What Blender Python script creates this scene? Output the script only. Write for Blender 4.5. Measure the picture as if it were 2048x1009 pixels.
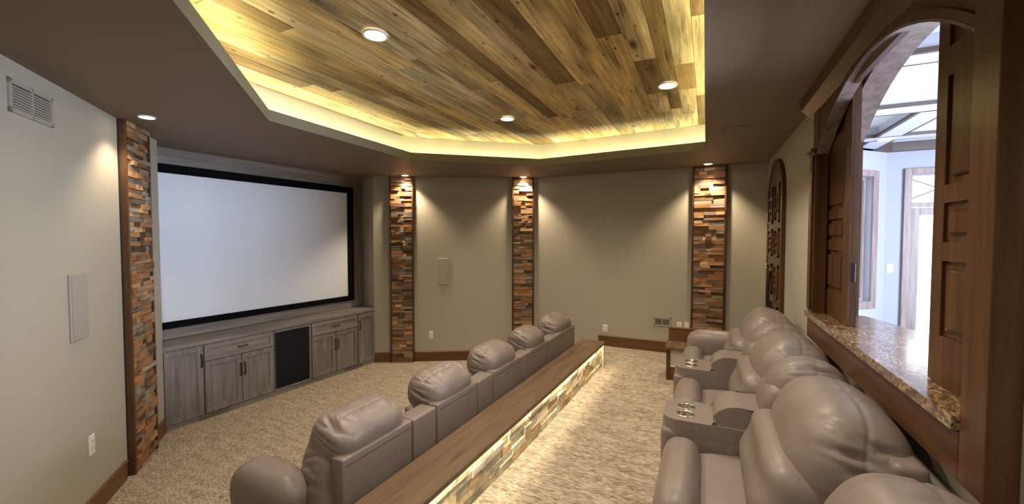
import bpy, bmesh, math, random
from mathutils import Vector, Matrix, noise
from mathutils.geometry import tessellate_polygon
random.seed(7)
PI = math.pi
for o in list(bpy.data.objects): bpy.data.objects.remove(o)
scn = bpy.context.scene
COL = scn.collection

# ---------------------------------------------------------------- camera
cam_d = bpy.data.cameras.new('camera'); cam = bpy.data.objects.new('camera', cam_d); COL.objects.link(cam)
cam.location = (0, 0, 1.85)
cam_d.sensor_width = 36; cam_d.lens = 36 * 827 / 2048; cam_d.clip_start = .02
cam.rotation_euler = (PI / 2 - math.atan(28.5 / 827), 0, math.radians(25.13))
scn.camera = cam

# ---------------------------------------------------------------- world, exposure
w = bpy.data.worlds.new('world'); scn.world = w; w.use_nodes = True
bg = w.node_tree.nodes['Background']
bg.inputs[0].default_value = (.80, .88, 1.0, 1); bg.inputs[1].default_value = 2.2
scn.view_settings.view_transform = 'Standard'; scn.view_settings.look = 'None'
scn.view_settings.exposure = 1.0; scn.view_settings.gamma = 1.0
scn.view_settings.use_curve_mapping = False

P_SPOT = 50       # cans over the block pilasters
P_TRAY = 52       # cans in the tray ceiling
P_COVE = 2.0      # LED strips in the cove, per metre
P_KNEE = 1.6      # LED strip under the knee wall cap, per metre
P_DAY = 740       # added daylight lamp that brightens the other room

def area(name, loc, rot, sx, sy, power, color, spread=180):
    l = bpy.data.lights.new(name, 'AREA'); l.shape = 'RECTANGLE'; l.size = sx; l.size_y = sy
    l.energy = power; l.color = color; l.spread = math.radians(spread)
    o = bpy.data.objects.new(name, l); COL.objects.link(o); o.location = loc; o.rotation_euler = rot
    return o
def spot(name, loc, power, color, ang, blend=.6, size=.04, rot=(0, 0, 0)):
    l = bpy.data.lights.new(name, 'SPOT'); l.energy = power; l.color = color
    l.spot_size = math.radians(ang); l.spot_blend = blend; l.shadow_soft_size = size
    o = bpy.data.objects.new(name, l); COL.objects.link(o); o.location = loc; o.rotation_euler = rot
    return o
# added lamp for daylight, outside an invented east window of the other room
area('daylight_fill_lamp', (5.2, 3.0, 1.9), (0, PI / 2, 0), 2.2, 3.6, P_DAY, (.70, .80, 1.0))

# ================================================================ materials
def newmat(name):
    m = bpy.data.materials.new(name); m.use_nodes = True
    nt = m.node_tree; b = nt.nodes['Principled BSDF']
    return m, nt, b
def N(nt, t, **k):
    n = nt.nodes.new(t)
    for a, v in k.items():
        if a.startswith('i_'): n.inputs[a[2:].replace('_', ' ')].default_value = v
        else: setattr(n, a, v)
    return n
def L(nt, a, b): nt.links.new(a, b)
def ramp(nt, fac, stops):
    r = N(nt, 'ShaderNodeValToRGB'); cr = r.color_ramp
    while len(cr.elements) < len(stops): cr.elements.new(.5)
    for e, (p, c) in zip(cr.elements, stops): e.position = p; e.color = (*c, 1)
    L(nt, fac, r.inputs[0]); return r
def bump(nt, h, b, strength=.2, dist=.01):
    n = N(nt, 'ShaderNodeBump'); n.inputs['Strength'].default_value = strength; n.inputs['Distance'].default_value = dist
    L(nt, h, n.inputs['Height']); L(nt, n.outputs[0], b.inputs['Normal'])
def coords(nt, scale=(1, 1, 1), kind='Object', rnd=False):
    tc = N(nt, 'ShaderNodeTexCoord'); mp = N(nt, 'ShaderNodeMapping'); mp.inputs['Scale'].default_value = scale
    L(nt, tc.outputs[kind], mp.inputs[0])
    if rnd:
        oi = N(nt, 'ShaderNodeObjectInfo'); m = N(nt, 'ShaderNodeVectorMath', operation='SCALE')
        cx = N(nt, 'ShaderNodeCombineXYZ'); cx.inputs[0].default_value = 37; cx.inputs[1].default_value = 23; cx.inputs[2].default_value = 51
        L(nt, cx.outputs[0], m.inputs[0]); L(nt, oi.outputs['Random'], m.inputs['Scale']); L(nt, m.outputs[0], mp.inputs['Location'])
    return mp.outputs[0]
def plain(name, col, rough=.6, metal=0, spec=.5, var=.04, nscale=3):
    m, nt, b = newmat(name); b.inputs['Roughness'].default_value = rough; b.inputs['Metallic'].default_value = metal
    b.inputs['Specular IOR Level'].default_value = spec
    n = N(nt, 'ShaderNodeTexNoise'); n.inputs['Scale'].default_value = nscale; n.inputs['Detail'].default_value = 3
    L(nt, coords(nt), n.inputs['Vector'])
    r = ramp(nt, n.outputs[0], [(.3, tuple(c * (1 - var) for c in col)), (.7, tuple(min(1, c * (1 + var)) for c in col))])
    L(nt, r.outputs[0], b.inputs['Base Color'])
    return m
def paint(name, col, rough=.75):
    m, nt, b = newmat(name); b.inputs['Roughness'].default_value = rough; b.inputs['Specular IOR Level'].default_value = .25
    n = N(nt, 'ShaderNodeTexNoise'); n.inputs['Scale'].default_value = 260; n.inputs['Detail'].default_value = 2
    L(nt, coords(nt), n.inputs['Vector'])
    b.inputs['Base Color'].default_value = (*col, 1); bump(nt, n.outputs[0], b, .08, .002)
    return m
def emis(name, col, s):
    m, nt, b = newmat(name); b.inputs['Emission Color'].default_value = (*col, 1); b.inputs['Emission Strength'].default_value = s
    b.inputs['Base Color'].default_value = (*col, 1)
    return m
def wood(name, c1, c2, c3=None, axis=0, rough=.45, gs=1.0, rnd=True, huevar=None, knots=0, bmp=.15, spec=.4):
    """stained wood with grain along the axis; huevar: list of colours picked per object"""
    m, nt, b = newmat(name); b.inputs['Roughness'].default_value = rough; b.inputs['Specular IOR Level'].default_value = spec
    sc = [26 * gs] * 3; sc[axis] = 1.6 * gs
    v = coords(nt, tuple(sc), rnd=rnd)
    n = N(nt, 'ShaderNodeTexNoise'); n.inputs['Scale'].default_value = 1; n.inputs['Detail'].default_value = 6; n.inputs['Roughness'].default_value = .62
    n.inputs['Distortion'].default_value = .15
    L(nt, v, n.inputs['Vector'])
    st = [(.28, c1), (.55, c2), (.78, c3 or c2)]
    r = ramp(nt, n.outputs[0], st); out = r.outputs[0]
    if huevar:
        oi = N(nt, 'ShaderNodeObjectInfo')
        rr = ramp(nt, oi.outputs['Random'], [(i / len(huevar), c) for i, c in enumerate(huevar)]); rr.color_ramp.interpolation = 'CONSTANT'
        mx = N(nt, 'ShaderNodeMix', data_type='RGBA', blend_type='MULTIPLY'); mx.inputs[0].default_value = 1
        L(nt, out, mx.inputs[6]); L(nt, rr.outputs[0], mx.inputs[7]); out = mx.outputs[2]
        # slow blotches along the board
        s2 = [4.] * 3; s2[axis] = .9
        n2 = N(nt, 'ShaderNodeTexNoise'); n2.inputs['Scale'].default_value = 1.0; n2.inputs['Detail'].default_value = 3
        L(nt, coords(nt, tuple(s2), rnd=True), n2.inputs['Vector'])
        r2 = ramp(nt, n2.outputs[0], [(.34, (.48, .44, .38)), (.58, (1.2, 1.15, 1.05))])
        mx = N(nt, 'ShaderNodeMix', data_type='RGBA', blend_type='MULTIPLY'); mx.inputs[0].default_value = .85
        L(nt, out, mx.inputs[6]); L(nt, r2.outputs[0], mx.inputs[7]); out = mx.outputs[2]
    if huevar and knots:
        s4 = [70.] * 3; s4[axis] = 2.5
        n4 = N(nt, 'ShaderNodeTexNoise'); n4.inputs['Scale'].default_value = 1.0; n4.inputs['Detail'].default_value = 2
        L(nt, coords(nt, tuple(s4), rnd=True), n4.inputs['Vector'])
        r4 = ramp(nt, n4.outputs[0], [(.27, (.25, .18, .12)), (.36, (1, 1, 1))])
        mx = N(nt, 'ShaderNodeMix', data_type='RGBA', blend_type='MULTIPLY'); mx.inputs[0].default_value = .9
        L(nt, out, mx.inputs[6]); L(nt, r4.outputs[0], mx.inputs[7]); out = mx.outputs[2]
        s5 = [16.] * 3; s5[axis] = 9.
        v5 = N(nt, 'ShaderNodeTexVoronoi'); v5.inputs['Scale'].default_value = .6
        L(nt, coords(nt, tuple(s5), rnd=True), v5.inputs['Vector'])
        r5 = ramp(nt, v5.outputs['Distance'], [(.07, (.15, .10, .06)), (.12, (1, 1, 1))])
        mx = N(nt, 'ShaderNodeMix', data_type='RGBA', blend_type='MULTIPLY'); mx.inputs[0].default_value = .85
        L(nt, out, mx.inputs[6]); L(nt, r5.outputs[0], mx.inputs[7]); out = mx.outputs[2]
    if knots:
        s3 = [9.] * 3; s3[axis] = 3.2
        vo = N(nt, 'ShaderNodeTexVoronoi'); vo.inputs['Scale'].default_value = knots
        L(nt, coords(nt, tuple(s3), rnd=rnd), vo.inputs['Vector'])
        r3 = ramp(nt, vo.outputs['Distance'], [(.04, (.12, .08, .05)), (.13, (1, 1, 1))])
        mx = N(nt, 'ShaderNodeMix', data_type='RGBA', blend_type='MULTIPLY'); mx.inputs[0].default_value = .9
        L(nt, out, mx.inputs[6]); L(nt, r3.outputs[0], mx.inputs[7]); out = mx.outputs[2]
    L(nt, out, b.inputs['Base Color']); bump(nt, n.outputs[0], b, bmp, .004)
    return m

M = {}
M['wall'] = paint('taupe_wall_paint', (.40, .365, .29))
M['soffit'] = paint('brown_ceiling_paint', (.20, .152, .110), .6)
M['lip'] = paint('lip_paint', (.20, .18, .125))
M['cove'] = paint('cove_paint', (.50, .46, .34))
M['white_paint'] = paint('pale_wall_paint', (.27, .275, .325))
M['coffer'] = paint('coffer_panel_paint', (.62, .66, .69))
M['beam'] = paint('beam_paint', (.42, .43, .50))
M['dark_wood'] = wood('dark_stained_wood', (.040, .016, .006), (.090, .039, .015), (.130, .060, .024), axis=2, rough=.30)
M['dark_wood_h'] = wood('dark_stained_wood_h', (.040, .016, .006), (.090, .039, .015), (.130, .060, .024), axis=1, rough=.30)
M['dark_wood_x'] = wood('dark_stained_wood_x', (.080, .034, .011), (.150, .066, .023), (.20, .094, .034), axis=0, rough=.36)
M['cap_wood'] = wood('cap_wood', (.085, .045, .025), (.155, .085, .048), (.21, .12, .07), axis=1, rough=.42, knots=.35, rnd=False)
M['grey_wood'] = wood('grey_washed_wood', (.11, .098, .092), (.195, .175, .168), (.28, .255, .245), axis=2, rough=.5)
M['grey_wood_h'] = wood('grey_washed_wood_h', (.135, .12, .11), (.22, .198, .182), (.29, .262, .245), axis=0, rough=.45)
M['trim_wood'] = wood('violet_brown_wood', (.12, .085, .075), (.21, .16, .15), (.28, .22, .21), axis=2, rough=.4)
HV = [(.95, .55, .31), (.85, .46, .23), (.62, .55, .48), (.75, .40, .20), (.42, .28, .18), (1.0, .70, .45), (.70, .64, .56), (.70, .43, .24), (.34, .23, .15), (.95, .58, .32), (.55, .48, .42)]
M['block'] = wood('reclaimed_block_wood', (.24, .22, .195), (.45, .43, .40), (.60, .58, .55), axis=0, rough=.7, huevar=HV, bmp=.5, gs=1.4, spec=.2)
HK = [(1.0, .88, .66), (.84, .84, .74), (.95, .72, .45), (.78, .80, .70), (1.0, .95, .80), (.88, .66, .42), (.94, .91, .78)]
M['block_lit_pale'] = wood('lit_pale_block_wood', (.45, .42, .38), (.72, .69, .64), (.85, .82, .77), axis=1, rough=.7, huevar=HK, bmp=.5, gs=1.4, spec=.2)  # same wood as the pilaster blocks, LED light put into its paler colour
HP = [(.95, .79, .45), (.82, .72, .48), (.44, .32, .15), (1.0, .88, .60), (.88, .71, .37), (.68, .57, .36), (.94, .85, .63), (.32, .23, .11), (.88, .70, .35), (.80, .75, .57), (.98, .82, .50), (.76, .62, .33)]
M['plank'] = wood('reclaimed_plank_wood', (.30, .26, .19), (.66, .60, .48), (.88, .82, .69), axis=1, rough=.6, huevar=HP, knots=.42, bmp=.35, gs=1.5, spec=.25)
M['black'] = plain('black_velvet', (.004, .004, .005), .9, spec=.1)
M['grille'] = plain('black_grille_cloth', (.008, .009, .014), .8, spec=.2)
M['screen'] = plain('screen_fabric', (.76, .81, .90), .85, spec=.1, var=.01)  # white fabric, cool daylight tint put into its colour
M['plastic'] = plain('white_plastic', (.75, .73, .66), .4)
M['speaker'] = plain('painted_speaker_grille', (.34, .315, .26), .6)
M['duct'] = plain('vent_duct', (.09, .085, .075), .8)
M['coffer_edge'] = plain('coffer_edge_wood', (.055, .035, .03), .5)
M['slot'] = plain('dark_slot', (.03, .03, .03), .8)
M['metal'] = plain('bronze_metal', (.035, .028, .025), .35, metal=.6)
M['chrome'] = plain('chrome', (.85, .82, .72), .12, metal=1)
M['bulb'] = emis('lamp_face', (1.0, .86, .66), 14)
M['trimring'] = plain('can_trim_white', (.80, .76, .68), .5)
M['led'] = emis('led_strip', (1.0, .90, .62), 3)

def leather():
    m, nt, b = newmat('taupe_leather'); b.inputs['Roughness'].default_value = .46; b.inputs['Specular IOR Level'].default_value = .45
    b.inputs['Coat Weight'].default_value = .06; b.inputs['Coat Roughness'].default_value = .3
    v = coords(nt)
    n = N(nt, 'ShaderNodeTexNoise'); n.inputs['Scale'].default_value = 4; n.inputs['Detail'].default_value = 4
    L(nt, v, n.inputs['Vector'])
    r = ramp(nt, n.outputs[0], [(.3, (.178, .138, .117)), (.7, (.210, .165, .141))]); L(nt, r.outputs[0], b.inputs['Base Color'])
    vo = N(nt, 'ShaderNodeTexVoronoi'); vo.inputs['Scale'].default_value = 420; L(nt, v, vo.inputs['Vector'])
    n2 = N(nt, 'ShaderNodeTexNoise'); n2.inputs['Scale'].default_value = 22; n2.inputs['Detail'].default_value = 3; L(nt, v, n2.inputs['Vector'])
    b1 = N(nt, 'ShaderNodeBump'); b1.inputs['Strength'].default_value = .12; b1.inputs['Distance'].default_value = .001
    L(nt, vo.outputs['Distance'], b1.inputs['Height'])
    b2 = N(nt, 'ShaderNodeBump'); b2.inputs['Strength'].default_value = .15; b2.inputs['Distance'].default_value = .006
    L(nt, n2.outputs[0], b2.inputs['Height']); L(nt, b1.outputs[0], b2.inputs['Normal']); L(nt, b2.outputs[0], b.inputs['Normal'])
    return m
M['leather'] = leather()

def carpet():
    m, nt, b = newmat('beige_streaked_carpet'); b.inputs['Roughness'].default_value = .95; b.inputs['Specular IOR Level'].default_value = .1
    n = N(nt, 'ShaderNodeTexNoise'); n.inputs['Scale'].default_value = 1; n.inputs['Detail'].default_value = 5; n.inputs['Roughness'].default_value = .7
    L(nt, coords(nt, (24, 170, 24)), n.inputs['Vector'])
    n3 = N(nt, 'ShaderNodeTexNoise'); n3.inputs['Scale'].default_value = 1; n3.inputs['Detail'].default_value = 3
    L(nt, coords(nt, (5, 20, 5)), n3.inputs['Vector'])
    ad = N(nt, 'ShaderNodeMath', operation='MULTIPLY_ADD'); ad.inputs[1].default_value = .22
    L(nt, n3.outputs[0], ad.inputs[0]); L(nt, n.outputs[0], ad.inputs[2])
    r = ramp(nt, ad.outputs[0], [(.44, (.12, .085, .055)), (.55, (.25, .19, .135)), (.63, (.42, .345, .26)), (.74, (.56, .48, .38))])
    L(nt, r.outputs[0], b.inputs['Base Color'])
    n2 = N(nt, 'ShaderNodeTexNoise'); n2.inputs['Scale'].default_value = 150; n2.inputs['Detail'].default_value = 2; L(nt, coords(nt), n2.inputs['Vector'])
    ad2 = N(nt, 'ShaderNodeMath', operation='ADD'); L(nt, n2.outputs[0], ad2.inputs[0]); L(nt, n.outputs[0], ad2.inputs[1])
    bump(nt, ad2.outputs[0], b, .6, .006)
    return m
M['carpet'] = carpet()

def granite():
    m, nt, b = newmat('brown_gold_granite'); b.inputs['Roughness'].default_value = .16; b.inputs['Coat Weight'].default_value = .6; b.inputs['Coat Roughness'].default_value = .10
    v = coords(nt, (1.0, 1, 1))
    n = N(nt, 'ShaderNodeTexNoise'); n.inputs['Scale'].default_value = 32; n.inputs['Detail'].default_value = 8; n.inputs['Roughness'].default_value = .7; n.inputs['Distortion'].default_value = 1.6
    L(nt, coords(nt, (1.6, .6, 1)), n.inputs['Vector'])
    r = ramp(nt, n.outputs[0], [(.36, (.03, .02, .016)), (.46, (.15, .08, .035)), (.54, (.27, .175, .09)), (.60, (.48, .38, .26)), (.68, (.15, .09, .05))])
    vo = N(nt, 'ShaderNodeTexVoronoi'); vo.inputs['Scale'].default_value = 110; L(nt, v, vo.inputs['Vector'])
    r2 = ramp(nt, vo.outputs['Color'], [(.2, (.35, .3, .25)), (.8, (1.3, 1.25, 1.15))])
    mx = N(nt, 'ShaderNodeMix', data_type='RGBA', blend_type='MULTIPLY'); mx.inputs[0].default_value = .8
    L(nt, r.outputs[0], mx.inputs[6]); L(nt, r2.outputs[0], mx.inputs[7]); L(nt, mx.outputs[2], b.inputs['Base Color'])
    return m
M['granite'] = granite()
def glass():
    m, nt, b = newmat('window_glass'); nt.nodes.remove(b)
    o = nt.nodes['Material Output']; t = N(nt, 'ShaderNodeBsdfTransparent'); g = N(nt, 'ShaderNodeBsdfGlossy'); g.inputs['Roughness'].default_value = .02
    f = N(nt, 'ShaderNodeFresnel'); f.inputs[0].default_value = 1.45; mx = N(nt, 'ShaderNodeMixShader')
    L(nt, f.outputs[0], mx.inputs[0]); L(nt, t.outputs[0], mx.inputs[1]); L(nt, g.outputs[0], mx.inputs[2]); L(nt, mx.outputs[0], o.inputs[0])
    return m
M['glass'] = glass()

# ================================================================ helpers
def obj(name, bm, mat, parent=None, smooth=False, loc=None, rot=None):
    me = bpy.data.meshes.new(name)
    bmesh.ops.recalc_face_normals(bm, faces=bm.faces[:])
    bm.to_mesh(me); bm.free()
    if smooth:
        for p in me.polygons: p.use_smooth = True
    me.materials.append(M[mat] if isinstance(mat, str) else mat)
    o = bpy.data.objects.new(name, me); COL.objects.link(o)
    if parent: o.parent = parent
    if loc: o.location = loc
    if rot: o.rotation_euler = rot
    return o
def thing(name, label, cat, loc=(0, 0, 0), rotz=0, group=None, kind=None):
    o = bpy.data.objects.new(name, None); COL.objects.link(o); o.empty_display_size = .1
    o.location = loc; o.rotation_euler = (0, 0, rotz)
    if kind: o['kind'] = kind
    if label: o['label'] = label
    if cat: o['category'] = cat
    if group: o['group'] = group
    return o
def struct(o, label=None):
    o['kind'] = 'structure'
    if label: o['label'] = label
    return o
def bx(bm, x0, x1, y0, y1, z0, z1, bev=0, seg=1):
    if x0 > x1: x0, x1 = x1, x0
    if y0 > y1: y0, y1 = y1, y0
    if z0 > z1: z0, z1 = z1, z0
    vs = [bm.verts.new(p) for p in [(x0, y0, z0), (x1, y0, z0), (x1, y1, z0), (x0, y1, z0), (x0, y0, z1), (x1, y0, z1), (x1, y1, z1), (x0, y1, z1)]]
    fs = [bm.faces.new([vs[i] for i in f]) for f in [(0, 3, 2, 1), (4, 5, 6, 7), (0, 1, 5, 4), (1, 2, 6, 5), (2, 3, 7, 6), (3, 0, 4, 7)]]
    if bev:
        es = list({e for f in fs for e in f.edges})
        bmesh.ops.bevel(bm, geom=es, offset=bev, segments=seg, affect='EDGES', profile=.6)
    return bm
def box(x0, x1, y0, y1, z0, z1, bev=0, seg=1): return bx(bmesh.new(), x0, x1, y0, y1, z0, z1, bev, seg)
def prism(bm, pts, vec):
    """extrude a planar polygon (3D points) by vec"""
    vec = Vector(vec); a = [bm.verts.new(p) for p in pts]; b = [bm.verts.new(Vector(p) + vec) for p in pts]
    tris = tessellate_polygon([[Vector(p) for p in pts]])
    for t in tris: bm.faces.new([a[i] for i in t]); bm.faces.new([b[i] for i in reversed(t)])
    n = len(pts)
    for i in range(n): bm.faces.new([a[i], a[(i + 1) % n], b[(i + 1) % n], b[i]])
    return bm
def cyl(bm, c, r, h, seg=24, axis='z', r2=None):
    m = Matrix.Translation(c)
    if axis == 'y': m = m @ Matrix.Rotation(PI / 2, 4, 'X')
    if axis == 'x': m = m @ Matrix.Rotation(PI / 2, 4, 'Y')
    bmesh.ops.create_cone(bm, cap_ends=True, segments=seg, radius1=r, radius2=r if r2 is None else r2, depth=h, matrix=m)
    return bm
def ring(bm, c, r0, r1, z0, z1, seg=32):
    vs = []
    for i in range(seg):
        a = 2 * PI * i / seg; cs, sn = math.cos(a), math.sin(a)
        vs.append([bm.verts.new((c[0] + r * cs, c[1] + r * sn, c[2] + z)) for r, z in ((r0, z0), (r1, z0), (r1, z1), (r0, z1))])
    for i in range(seg):
        a, b = vs[i], vs[(i + 1) % seg]
        for k in range(4): bm.faces.new([a[k], a[(k + 1) % 4], b[(k + 1) % 4], b[k]])
    return bm
def tube(bm, pts, r, seg=8):
    rings = []
    for i, p in enumerate(pts):
        p = Vector(p); t = (Vector(pts[min(i + 1, len(pts) - 1)]) - Vector(pts[max(i - 1, 0)])).normalized()
        u = t.orthogonal().normalized() if i == 0 else (u - t * u.dot(t)).normalized(); v = t.cross(u)
        rings.append([bm.verts.new(p + r * (math.cos(2 * PI * k / seg) * u + math.sin(2 * PI * k / seg) * v)) for k in range(seg)])
    for a, b in zip(rings, rings[1:]):
        for k in range(seg): bm.faces.new([a[k], a[(k + 1) % seg], b[(k + 1) % seg], b[k]])
    bm.faces.new(rings[0][::-1]); bm.faces.new(rings[-1])
    return bm
class Fr:   # a wall: local x runs along it, local +y points into the room
    def __init__(s, P, Q):
        s.P = Vector((*P, 0)); s.Q = Vector((*Q, 0)); d = s.Q - s.P; s.len = d.length; s.u = d.normalized(); s.rz = math.atan2(d.y, d.x)
    def pt(s, a, b=0, z=0):
        n = Vector((-s.u.y, s.u.x, 0)); p = s.P + s.u * a + n * b; return (p.x, p.y, z)
CW = [(.66, -.6), (.66, 5.79), (-2.32, 5.845), (-4.432, 4.645), (-4.62, 2.10), (-1.55, -.6)]   # theatre outline, ccw
FW_right = Fr((.66, -.6), (.66, 5.79)); FW_far = Fr((.66, 5.79), (-2.32, 5.845)); FW_ang = Fr((-2.32, 5.845), (-4.432, 4.645))
FW_scr = Fr((-4.44, 4.54), (-4.62, 2.10)); FW_left = Fr((-4.62, 2.10), (-1.55, -.6)); FW_near = Fr((-1.55, -.6), (.66, -.6))
SOF, RIS, TRAY = 2.75, .32, 3.05

# ================================================================ the shell
o = struct(obj('floor', prism(bmesh.new(), [(-1.3, -.6, 0), (-1.3, 5.845, 0), (-2.32, 5.845, 0), (-4.46, 4.66, 0), (-4.64, 2.10, 0), (-1.55, -.6, 0)], (0, 0, -.1)), 'carpet'), 'beige streaked carpet of the lower floor in front of the screen')
o = struct(obj('riser_floor', prism(bmesh.new(), [(-1.3, -.6, RIS), (.66, -.6, RIS), (.66, 5.79, RIS), (-1.3, 5.82, RIS)], (0, 0, -.42)), 'carpet'), 'beige carpet of the raised floor behind the low block wall')
st = bmesh.new(); bx(st, -1.60, -1.3, 4.98, 5.80, -.1, .16)
struct(obj('step', st, 'carpet'))

def wall(name, fr, z0=0, z1=SOF + .35, th=.12, ext=.0, mat='wall', a0=None, a1=None):
    bm = box((a0 if a0 is not None else 0) - ext, (a1 if a1 is not None else fr.len) + ext, -th, 0, z0, z1)
    o = obj(name, bm, mat); o.location = fr.pt(0); o.rotation_euler = (0, 0, fr.rz); return struct(o)
wall('wall_far', FW_far, z0=-.1)
wall('wall_angled', FW_ang, z0=-.1)
wall('wall_left', FW_left, z0=-.1)
wall('wall_near', FW_near, z0=-.1)
# screen alcove: a recess 0.4 m deep with a splayed right return
def scr_wall(name, bm):
    o = struct(obj(name, bm, 'wall'), 'painted alcove wall around the projection screen'); o.location = FW_scr.pt(0); o.rotation_euler = (0, 0, FW_scr.rz)
scr_wall('wall_screen', box(-.32, FW_scr.len + .02, -.50, -.42, 0, SOF + .02))
scr_wall('wall_screen.001', prism(bmesh.new(), [(-.106, 0, 0), (-.225, -.42, 0), (-.32, -.42, 0), (-.2, 0, 0)], (0, 0, SOF + .02)))
scr_wall('wall_screen.002', box(2.455, 2.55, -.42, 0, 0, SOF + .02))

# right wall with the pass-through opening (Y 1.40..3.14) and a pocket for the sliding shutters
OY0, OY1, OZ0, XB = 1.42, 3.12, 1.350, .83
bm = bmesh.new()
bx(bm, .66, XB, -.6, .70, -.1, 3.1); bx(bm, .66, XB, 3.85, 5.91, -.1, 3.1)
bx(bm, .66, XB, .70, 3.85, -.1, OZ0)
bx(bm, .66, XB, .70, 3.85, 2.80, 3.1)
for a, b in ((.70, OY0), (OY1, 3.85)): bx(bm, .66, .669, a, b, OZ0, 2.80); bx(bm, .72, XB, a, b, OZ0, 2.80)
bx(bm, .66, .669, OY0, OY1, 2.76, 2.80)
struct(obj('wall_right', bm, 'wall'), 'taupe wall with the arched pass-through opening')

# soffit ring with the octagonal tray
LIP = [(-.02, .86), (-.02, 4.70), (-1.89, 4.86), (-3.10, 3.86), (-3.05, 2.11), (-1.80, .86)]
def inset(poly, d):   # offset outwards by d (ccw polygon)
    out = []; n = len(poly)
    for i in range(n):
        p0, p1, p2 = Vector(poly[i - 1]), Vector(poly[i]), Vector(poly[(i + 1) % n])
        a = (p1 - p0).normalized(); b = (p2 - p1).normalized(); na = Vector((a.y, -a.x)); nb = Vector((b.y, -b.x))
        m = (na + nb).normalized(); out.append(tuple(p1 + m * d / m.dot(na)))
    return out
COVE = inset(LIP, .16)
LIP2 = inset(LIP, .025)
def plate_hole(bm, outer, hole, z0, z1):
    o3 = [Vector((*p, z0)) for p in outer]; h3 = [Vector((*p, z0)) for p in hole]
    tr = tessellate_polygon([o3, h3]); allp = o3 + h3
    a = [bm.verts.new(p) for p in allp]; b = [bm.verts.new((p.x, p.y, z1)) for p in allp]
    for t in tr: bm.faces.new([a[i] for i in t]); bm.faces.new([b[i] for i in t])
    for base, n in ((0, len(outer)), (len(outer), len(hole))):
        for i in range(n):
            j = (i + 1) % n; bm.faces.new([a[base + i], a[base + j], b[base + j], b[base + i]])
outer = [(.70, -.66), (.70, 5.85), (-2.33, 5.90), (-4.92, 4.90), (-5.10, 2.05), (-4.66, 2.05), (-1.6, -.66)]
bm = bmesh.new(); plate_hole(bm, outer, LIP2, SOF, SOF + .012)
struct(obj('ceiling', bm, 'soffit'), 'brown painted flat ceiling border around the lit tray')
bm = bmesh.new(); plate_hole(bm, COVE, LIP2, SOF + .0125, SOF + .03)
plate_hole(bm, inset(LIP, .19), COVE, SOF + .012, TRAY + .03)
cv = struct(obj('trim_1', bm, 'cove'), 'lit cove ledge and upright around the plank ceiling')
bm = bmesh.new(); plate_hole(bm, LIP2, LIP, SOF - .001, SOF + .085); obj('cove_lip', bm, 'lip', cv)
for i in range(6):   # LED strips on the cove ledge
    a, b = Vector(inset(LIP, .09)[i]), Vector(inset(LIP, .09)[(i + 1) % 6]); m = (a + b) / 2; d = b - a
    ln = d.length - .06
    area('cove_led_lamp', (m.x, m.y, SOF + .045), (PI, 0, math.atan2(d.y, d.x)), ln, .03, P_COVE * ln, (.98, .94, .60), 170)

# tray ceiling planks running along Y, clipped by the octagon, each its own board
def clip(poly, line_a, line_b):
    out = []; ax, ay = line_a; bx_, by = line_b
    side = lambda p: (bx_ - ax) * (p[1] - ay) - (by - ay) * (p[0] - ax)
    for i in range(len(poly)):
        p, q = poly[i], poly[(i + 1) % len(poly)]; sp, sq = side(p), side(q)
        if sp >= 0: out.append(p)
        if sp * sq < 0: t = sp / (sp - sq); out.append((p[0] + t * (q[0] - p[0]), p[1] + t * (q[1] - p[1])))
    return out
tray = thing('plank_ceiling', 'reclaimed wood plank ceiling inside the lit tray', None, (0, 0, TRAY), kind='structure')
tray.name = 'ceiling_planks'
obj('backing', prism(bmesh.new(), [(p[0], p[1], .02) for p in inset(LIP, .17)], (0, 0, .05)), 'slot', tray)
CANS_T = [(-1.78, 1.90), (-.29, 3.49), (-1.82, 3.77), (-.29, 1.70)]
x = -3.30
while x < .15:
    wd = random.choice([.095, .105, .115, .13, .15, .17]); y = .6 + random.uniform(-.9, 0)
    while y < 5.2:
        ln = random.choice([.55, .8, 1.1, 1.5, 2.0, 2.4]) * random.uniform(.85, 1.15)
        pl = [(x, y), (x + wd - .002, y), (x + wd - .002, y + ln - .002), (x, y + ln - .002)]
        C2 = inset(LIP, .155)
        for i in range(6): pl = clip(pl, C2[i], C2[(i + 1) % 6]) if len(pl) > 2 else pl
        y += ln
        if len(pl) < 3: continue
        dz = random.uniform(0, .004)
        bm = bmesh.new(); cx = sum(p[0] for p in pl) / len(pl); cy = sum(p[1] for p in pl) / len(pl)
        prism(bm, [(p[0] - cx, p[1] - cy, -dz) for p in pl], (0, 0, .018 + dz))
        obj('plank', bm, 'plank', tray, loc=(cx, cy, 0))
    x += wd

# recessed cans
def can(x, y, z, r, label, group, emat='bulb'):
    t = thing('recessed_light', label, 'ceiling light', (x, y, z), 0, group)
    obj('trim_ring', ring(bmesh.new(), (0, 0, 0), r * .82, r, -.006, .002), 'trimring', t)
    obj('lens', cyl(bmesh.new(), (0, 0, .002), r * .83, .004, 28), emat, t)
    return t
cl = ['bright recessed can light nearest the camera in the plank ceiling, above the front seats', 'recessed can light in the plank ceiling near its right edge', 'small far recessed can light in the plank ceiling', 'recessed can light in the plank ceiling overhead']
for (x, y), l in zip(CANS_T, cl):
    can(x, y, TRAY - .006, .075, l, 'recessed lights in the plank ceiling')
    spot('can_lamp', (x, y, TRAY - .03), P_TRAY, (1.0, .87, .70), 150, .8, .07)
PL = [(-3.78, 1.66), (-3.93, 4.76), (-2.45, 5.62), (.01, 5.58)]
pn = ['leftmost recessed light, over the wood block pilaster left of the screen', 'recessed light over the wood block pilaster right of the screen', 'recessed light over the middle wood block pilaster in the far corner', 'recessed light over the rightmost wood block pilaster']
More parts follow.
